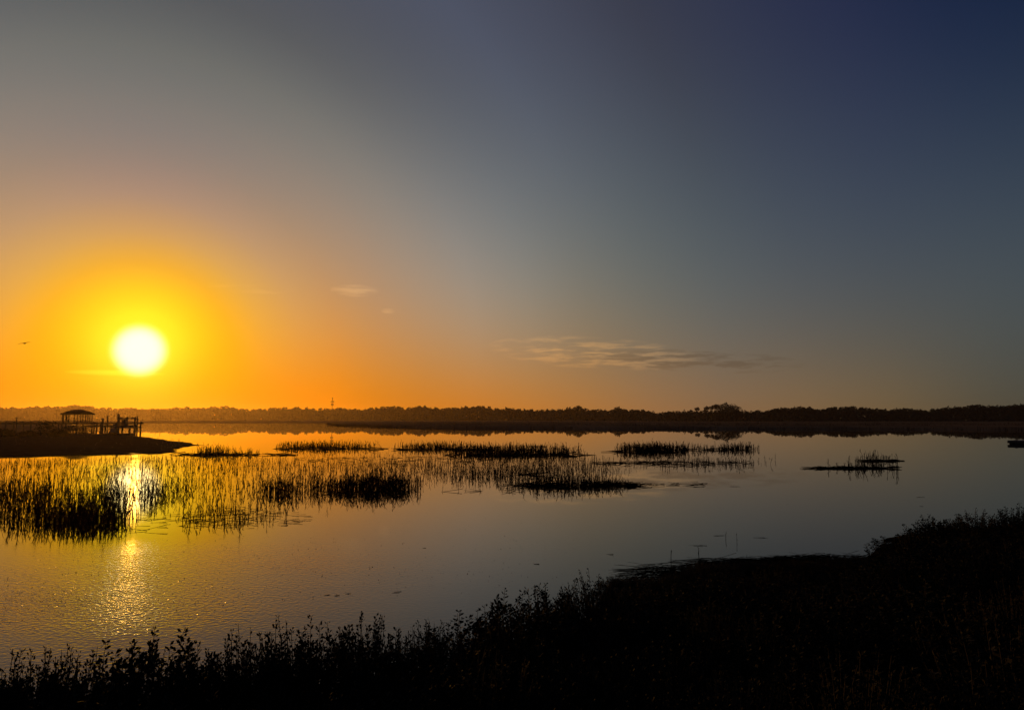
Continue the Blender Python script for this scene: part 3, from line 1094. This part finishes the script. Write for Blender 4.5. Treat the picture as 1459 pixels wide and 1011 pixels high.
# matted dead reeds along the near shore
mb = MB()
for (px, py, rx, ry, n, lmin, lmax) in ((960, 812, 70, 8, 260, .3, .9), (1060, 802, 90, 6, 420, .3, .9), (1170, 797, 80, 5, 420, .3, .8), (920, 823, 40, 5, 90, .25, .6),
                                         (1275, 775, 22, 7, 60, .3, .9), (1120, 806, 130, 8, 420, .3, .8)):
    P_ = scatter(px, py, rx, ry, n)
    lying(mb, P_[: int(n * .4)], lmin, lmax, .12, .22, .004, .006, .035)
tag(mb.build("matted_reeds", M_REED), "dark mat of flattened dead reeds along the near shore", "reeds", kind="stuff")

# floating bits
GF = "floating reed bits on the open water"
for px, py, Lp, lab in ((466, 848, 12, "largest floating fragment left of the bank gap"), (480, 847.5, 8, "fragment just right of the largest floating one"),
                        (497, 845.5, 9, "third fragment in the short floating row"), (567, 843, 13, "lone fragment floating in the dark water, mid left"),
                        (1043, 693, 22, "long fragment floating beyond the lone reeds"), (1085, 766, 18, "fragment floating right of the lone reeds"),
                        (988, 777, 28, "longest fragment, beside the lone reeds"), (1025, 763, 18, "thin fragment at the foot of the lone reeds"),
                        (1312, 708, 12, "small fragment floating off the right hand shrubs"), (1313, 721, 5, "tiny speck like fragment off the right hand shrubs"),
                        (958, 830, 8, "fragment touching the matted reeds"), (870, 790, 10, "fragment in the grey water left of the matted reeds"),
                        (764, 804, 8, "pale tipped fragment in open water before the tall sprig"), (605, 780, 5, "tiny fragment in the middle of the open water")):
    c = on_plane(px, py)
    Lw = Lp / FPX * c.y
    mb = MB()
    for k in range(2):
        lying(mb, [(c.x + rng.normal() * Lw * .12, c.y + rng.normal() * .03)], Lw * .6, Lw, rng.normal() * .1, .1, .0032, .002, .003)
    tag(mb.build("reed_fragment", M_REED), lab, "debris", GF)

# specks of weed drifting on the film
mb = MB()
for (px, py, rx, ry, n) in ((200, 840, 210, 60, 900), (420, 820, 220, 55, 380), (650, 790, 280, 70, 420), (950, 720, 250, 40, 120), (60, 830, 90, 50, 240), (350, 780, 200, 24, 240)):
    P_ = scatter(px, py, rx, ry, n, 1.0, .25)
    n = len(P_)
    s = rng.uniform(.004, .014, n)[:, None]
    a = rng.uniform(0, 6.28, n)
    d = np.column_stack([np.cos(a), np.sin(a), rng.normal(0, .25, n)]) * s
    u = np.column_stack([-np.sin(a), np.cos(a), rng.normal(0, .25, n)]) * s * .6
    c = np.column_stack([P_[:, 0], P_[:, 1], .004 + rng.random(n) * .006])
    mb.quads(np.stack([c - d, c + u, c + d, c - u], 1))
tag(mb.build("floating_weed", M_WEED), "fine specks of weed drifting on the water below the sun", "weed", kind="stuff")

# grass fringe along the salt marsh edge and the spit
mb = MB()
fp = []
front = pl(RM_FRONT)
for i in range(len(front) - 1):
    a, b_ = np.array(front[i]), np.array(front[i + 1])
    n = int(np.linalg.norm(b_ - a) * 7)
    tt = rng.random(n)[:, None]
    fp.append(a + (b_ - a) * tt + np.column_stack([rng.normal(0, .5, n), np.abs(rng.normal(0, 2.5, n)) - .6]))
stems_mesh(mb, np.concatenate(fp), .55, .95, .05, 2, .15, z0=-.05)
for k in range(3):
    n = 3800
    yy = 230 + 420 * rng.random(n) ** 1.5
    xx = rng.uniform(-.15, .8, n) * yy + rng.normal(0, 6, n)
    ok = inside(xx, yy, RMARSH) & (edge_dist(xx, yy, RMARSH) > 3)
    stems_mesh(mb, np.column_stack([xx[ok], yy[ok]]), .9, 1.35, .10, 2, .2, z0=.1)
tag(mb.build("marsh_grass", M_MARSH), "brown grass fringe and tufts of the salt marsh", "grass", kind="stuff")
mb = MB()
n = 16000
xx = rng.uniform(min(q[0] for q in SPIT), max(q[0] for q in SPIT), n)
yy = rng.uniform(min(q[1] for q in SPIT), max(q[1] for q in SPIT), n)
ok = inside(xx, yy, SPIT) & (edge_dist(xx, yy, SPIT) > .6) & (noise2(xx, yy, .25) > -.25)
stems_mesh(mb, np.column_stack([xx[ok], yy[ok]]), .16, .5, .016, 2, .3, z0=.0)
tag(mb.build("spit_grass", M_MARSH), "short dark grass on the back of the mud spit", "grass", kind="stuff")

# ------------------------------------------------------------------ shrubs on the near bank
SIL = [(-120, 935), (0, 928), (40, 928), (80, 920), (110, 914), (150, 914), (190, 912), (212, 890), (235, 892), (252, 900), (290, 912), (320, 905), (345, 893),
       (375, 897), (400, 884), (430, 884), (470, 878), (500, 884), (530, 876), (552, 896), (572, 906), (586, 897), (603, 885), (625, 884), (650, 874), (680, 868),
       (700, 854), (716, 838), (735, 844), (760, 842), (785, 830), (805, 822), (830, 822), (848, 814), (870, 826), (900, 829), (930, 827), (960, 823), (1000, 812),
       (1060, 808), (1120, 806), (1180, 803), (1220, 800), (1245, 792), (1265, 776), (1285, 760), (1300, 748), (1320, 736), (1345, 731), (1370, 736), (1400, 724),
       (1430, 726), (1459, 718), (1600, 712)]
SILX = [q[0] for q in SIL]
SILY = [q[1] for q in SIL]


def make_shrub(seed, nst, nleaf, spread, upright, lsz=1.0):
    """unit shrub, 1 m tall: stems and leaves as two meshes"""
    r = np.random.default_rng(seed)
    tb, fb = MB(), MB()
    C, A, B = [], [], []
    for i in range(nst):
        a = r.uniform(0, 6.28)
        rad = spread * math.sqrt(r.random())
        H = (1 - .35 * (rad / spread) ** 2) * r.uniform(.68, 1.0)
        p0 = Vector((rad * .45 * math.cos(a), rad * .45 * math.sin(a), -.12))
        p2 = Vector((rad * math.cos(a), rad * math.sin(a), H))
        p1 = p0.lerp(p2, .5) + Vector((r.normal() * .03, r.normal() * .03, .03))
        tb.tube(p0, p1, .006, .0045, 4)
        tb.tube(p1, p2, .0045, .002, 4)
        for k in range(nleaf):
            f = 1 - r.random() ** 1.1 * .95
            q = (p0.lerp(p1, f * 2) if f < .5 else p1.lerp(p2, f * 2 - 1))
            la = r.uniform(0, 6.28)
            up = r.uniform(upright - .35, upright + .5)
            d = Vector((math.cos(la), math.sin(la), up)).normalized()
            # side twiglets push the leaves off the stem
            off = r.uniform(0, .085) * (1.15 - f)
            q = q + Vector((math.cos(la), math.sin(la), .5)) * off
            L = r.uniform(.02, .045) * lsz
            s = d.cross(Vector((r.normal(), r.normal(), r.normal()))).normalized()
            C.append(q)
            A.append(d * L)
            B.append(s * L * r.uniform(.2, .34))
    C, A, B = np.array(C), np.array(A), np.array(B)
    fb.quads(np.stack([C, C + A * .55 + B, C + A, C + A * .55 - B], 1))
    return tb.mesh("stems", M_TWIG), fb.mesh("foliage", M_LEAF)


PROTO = [make_shrub(100 + i, ns, nl, sp_, up, (.85, .95, .75, .9, 1.15, .65)[i]) for i, (ns, nl, sp_, up) in enumerate(
    ((130, 84, .46, .9), (120, 88, .52, .7), (140, 80, .44, 1.2), (110, 84, .44, 1.0), (80, 76, .5, .5), (150, 76, .52, 1.4)))]
SPRIG = make_shrub(333, 9, 34, .16, .9)
GB = "leafy shrubs along the near bank"


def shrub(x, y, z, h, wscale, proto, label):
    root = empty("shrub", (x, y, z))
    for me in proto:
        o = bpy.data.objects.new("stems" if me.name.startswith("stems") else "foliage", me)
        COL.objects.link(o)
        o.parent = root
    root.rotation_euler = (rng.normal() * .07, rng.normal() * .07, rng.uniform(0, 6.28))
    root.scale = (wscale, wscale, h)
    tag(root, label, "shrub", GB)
    return root


def sil_top(px, Y):
    return at(px, float(np.interp(px, SILX, SILY)), Y).z


# front row, each against the water: pixel, distance, width
FRONT = [(8, 5.0, .9, "shrub cut by the left edge at the foot of the picture"),
         (78, 5.0, .9, "shrub second from the left edge of the bank"),
         (140, 5.1, .9, "rounded shrub left of the pointed one below the glitter"),
         (222, 5.2, .95, "pointed shrub with an upright tip below the glitter"),
         (300, 5.3, .8, "lower shrub just right of the pointed one"),
         (352, 5.4, .9, "bushy shrub between the low one and the wide one"),
         (412, 5.6, .95, "wide shrub left of the tallest left hand pair"),
         (470, 5.8, .95, "left of the pair of shrubs before the notch"),
         (528, 6.0, .85, "right of the pair of shrubs before the notch, with upright sprigs"),
         (575, 6.2, .7, "low thin shrub in the notch of the bank line"),
         (612, 6.4, .85, "first shrub right of the notch"),
         (665, 6.8, 1.0, "shrub below and left of the tall sprig"),
         (722, 7.1, .9, "shrub bearing the tall sprig that leans over the water"),
         (785, 7.6, 1.0, "first bushy shrub right of the tall sprig"),
         (845, 8.0, 1.0, "second bushy shrub right of the tall sprig, ending in points"),
         (905, 8.4, 1.0, "shrub where the matted reeds begin"),
         (965, 8.9, 1.05, "low shrub before the left part of the matted reeds"),
         (1030, 9.3, 1.1, "low shrub before the middle of the matted reeds"),
         (1100, 9.6, 1.15, "low shrub before the right part of the matted reeds"),
         (1170, 10.0, 1.15, "low shrub at the right end of the matted reeds"),
         (1235, 11.2, 1.0, "small shrub where the bank starts to rise on the right"),
         (1285, 12.2, 1.1, "sloping shrub at the left of the high right hand thicket"),
         (1335, 13.2, 1.3, "first high shrub of the right hand thicket"),
         (1395, 13.6, 1.4, "middle high shrub of the right hand thicket"),
         (1460, 14.0, 1.4, "high shrub of the right hand thicket cut by the edge")]
placed = []
for i, (px, Y, wd, lab) in enumerate(FRONT):
    x = at(px, 800, Y).x
    z, sd = bank_z(x, Y)
    h = (sil_top(px, Y) - z) * 1.04
    shrub(x, Y, z, max(.3, h), wd, PROTO[(i * 5 + i // 3) % 6], lab)
    placed.append((x, Y))
# the tall sprig over the water and a few smaller ones on the skyline
for px, ptop, Y, wd, lab in ((716, 822, 7.0, 1.0, "tall leaning sprig standing clear above the bank shrubs"),
                             (216, 884, 5.15, .7, "dark upright sprig tipping the pointed shrub below the glitter"),
                             (603, 876, 6.35, .8, "upright sprig on the first shrub right of the notch"),
                             (538, 872, 5.95, .7, "upright sprig at the left side of the notch"),
                             (848, 812, 7.95, .9, "upright sprig on the pointed shrub left of the matted reeds"),
                             (1342, 728, 13.0, 1.2, "upright sprig on the left of the high right hand thicket")):
    x = at(px, 800, Y).x
    z, sd = bank_z(x, Y)
    shrub(x, Y, z, at(px, ptop, Y).z - z, wd, SPRIG, lab)
# low plants on the matted shore itself
for px in range(872, 1262, 26):
    px = px + rng.uniform(-8, 8)
    sh = on_plane(px, float(np.interp(px, [870, 960, 1060, 1240], [838, 819, 807, 800])))
    Y = sh.y - rng.uniform(.5, 1.3)
    x = at(px, 800, Y).x
    z, sd = bank_z(x, Y)
    hh = max(.16, sil_top(px, Y) - z) * rng.uniform(1.1, 1.5)
    placed.append((x, Y))
    shrub(x, Y, z, hh, rng.uniform(.7, .95), PROTO[(0, 2, 3, 5)[int(rng.integers(4))]], "low plant among the matted reeds at the water's edge")
# the mass behind them towards the camera
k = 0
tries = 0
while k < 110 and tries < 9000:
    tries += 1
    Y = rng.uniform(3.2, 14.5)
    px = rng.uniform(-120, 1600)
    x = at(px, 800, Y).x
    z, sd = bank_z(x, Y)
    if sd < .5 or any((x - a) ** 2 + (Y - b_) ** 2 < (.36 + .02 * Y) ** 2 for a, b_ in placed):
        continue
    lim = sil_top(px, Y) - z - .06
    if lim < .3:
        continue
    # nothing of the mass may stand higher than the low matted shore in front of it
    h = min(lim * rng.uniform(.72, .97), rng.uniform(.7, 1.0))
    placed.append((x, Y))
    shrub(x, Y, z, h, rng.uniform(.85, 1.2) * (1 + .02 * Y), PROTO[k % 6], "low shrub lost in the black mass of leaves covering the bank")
    k += 1

# ------------------------------------------------------------------ bird
bm = bmesh.new()
sk = bm.verts.layers.skin.verify()


def bv(x, y, z, rx, ry=None):
    v = bm.verts.new((x, y, z))
    v[sk].radius = (rx, ry or rx)
    return v


body = [bv(0, -.30, -.01, .02), bv(0, -.17, 0, .045), bv(0, 0, 0, .075), bv(0, .15, .01, .06), bv(0, .25, .03, .038), bv(0, .33, .03, .034), bv(0, .42, .015, .010)]
for a, b_ in zip(body, body[1:]):
    bm.edges.new((a, b_))
for s in (-1, 1):
    ws = [bv(s * .13, .05, .05, .05, .025), bv(s * .30, .08, .085, .055, .016), bv(s * .46, .03, .06, .042, .012), bv(s * .62, -.06, .0, .014, .008)]
    bm.edges.new((body[2], ws[0]))
    for a, b_ in zip(ws, ws[1:]):
        bm.edges.new((a, b_))
body[2][sk].use_root = True
me = bpy.data.meshes.new("bird")
bm.to_mesh(me)
bm.free()
me.materials.append(M_BIRD)
bird = bpy.data.objects.new("bird", me)
COL.objects.link(bird)
bird.modifiers.new("skin", 'SKIN')
bird.modifiers.new("sub", 'SUBSURF').levels = 2
bird.modifiers["sub"].render_levels = 2
bird.location = at(35, 489, 78)
bird.rotation_euler = (math.radians(-8), math.radians(-13), math.radians(24))
tag(bird, "single dark bird gliding with spread wings left of the sun", "bird")

# ------------------------------------------------------------------ haze
M_HAZE = bpy.data.materials.new("haze")
M_HAZE.use_nodes = True
t = M_HAZE.node_tree
t.nodes.clear()
vo = node(t, 'ShaderNodeVolumePrincipled')
vo.inputs['Color'].default_value = (1.0, 0.75, 0.55, 1)
vo.inputs['Density'].default_value = 0.00008
vo.inputs['Anisotropy'].default_value = 0.8
out = node(t, 'ShaderNodeOutputMaterial')
t.links.new(vo.outputs[0], out.inputs['Volume'])
mb = MB()
mb.box((0, 1230, 22.5), (5600, 2900, 49))
tag(mb.build("haze", M_HAZE), "thin morning haze over the lagoon and the far shore", "haze", kind="stuff")
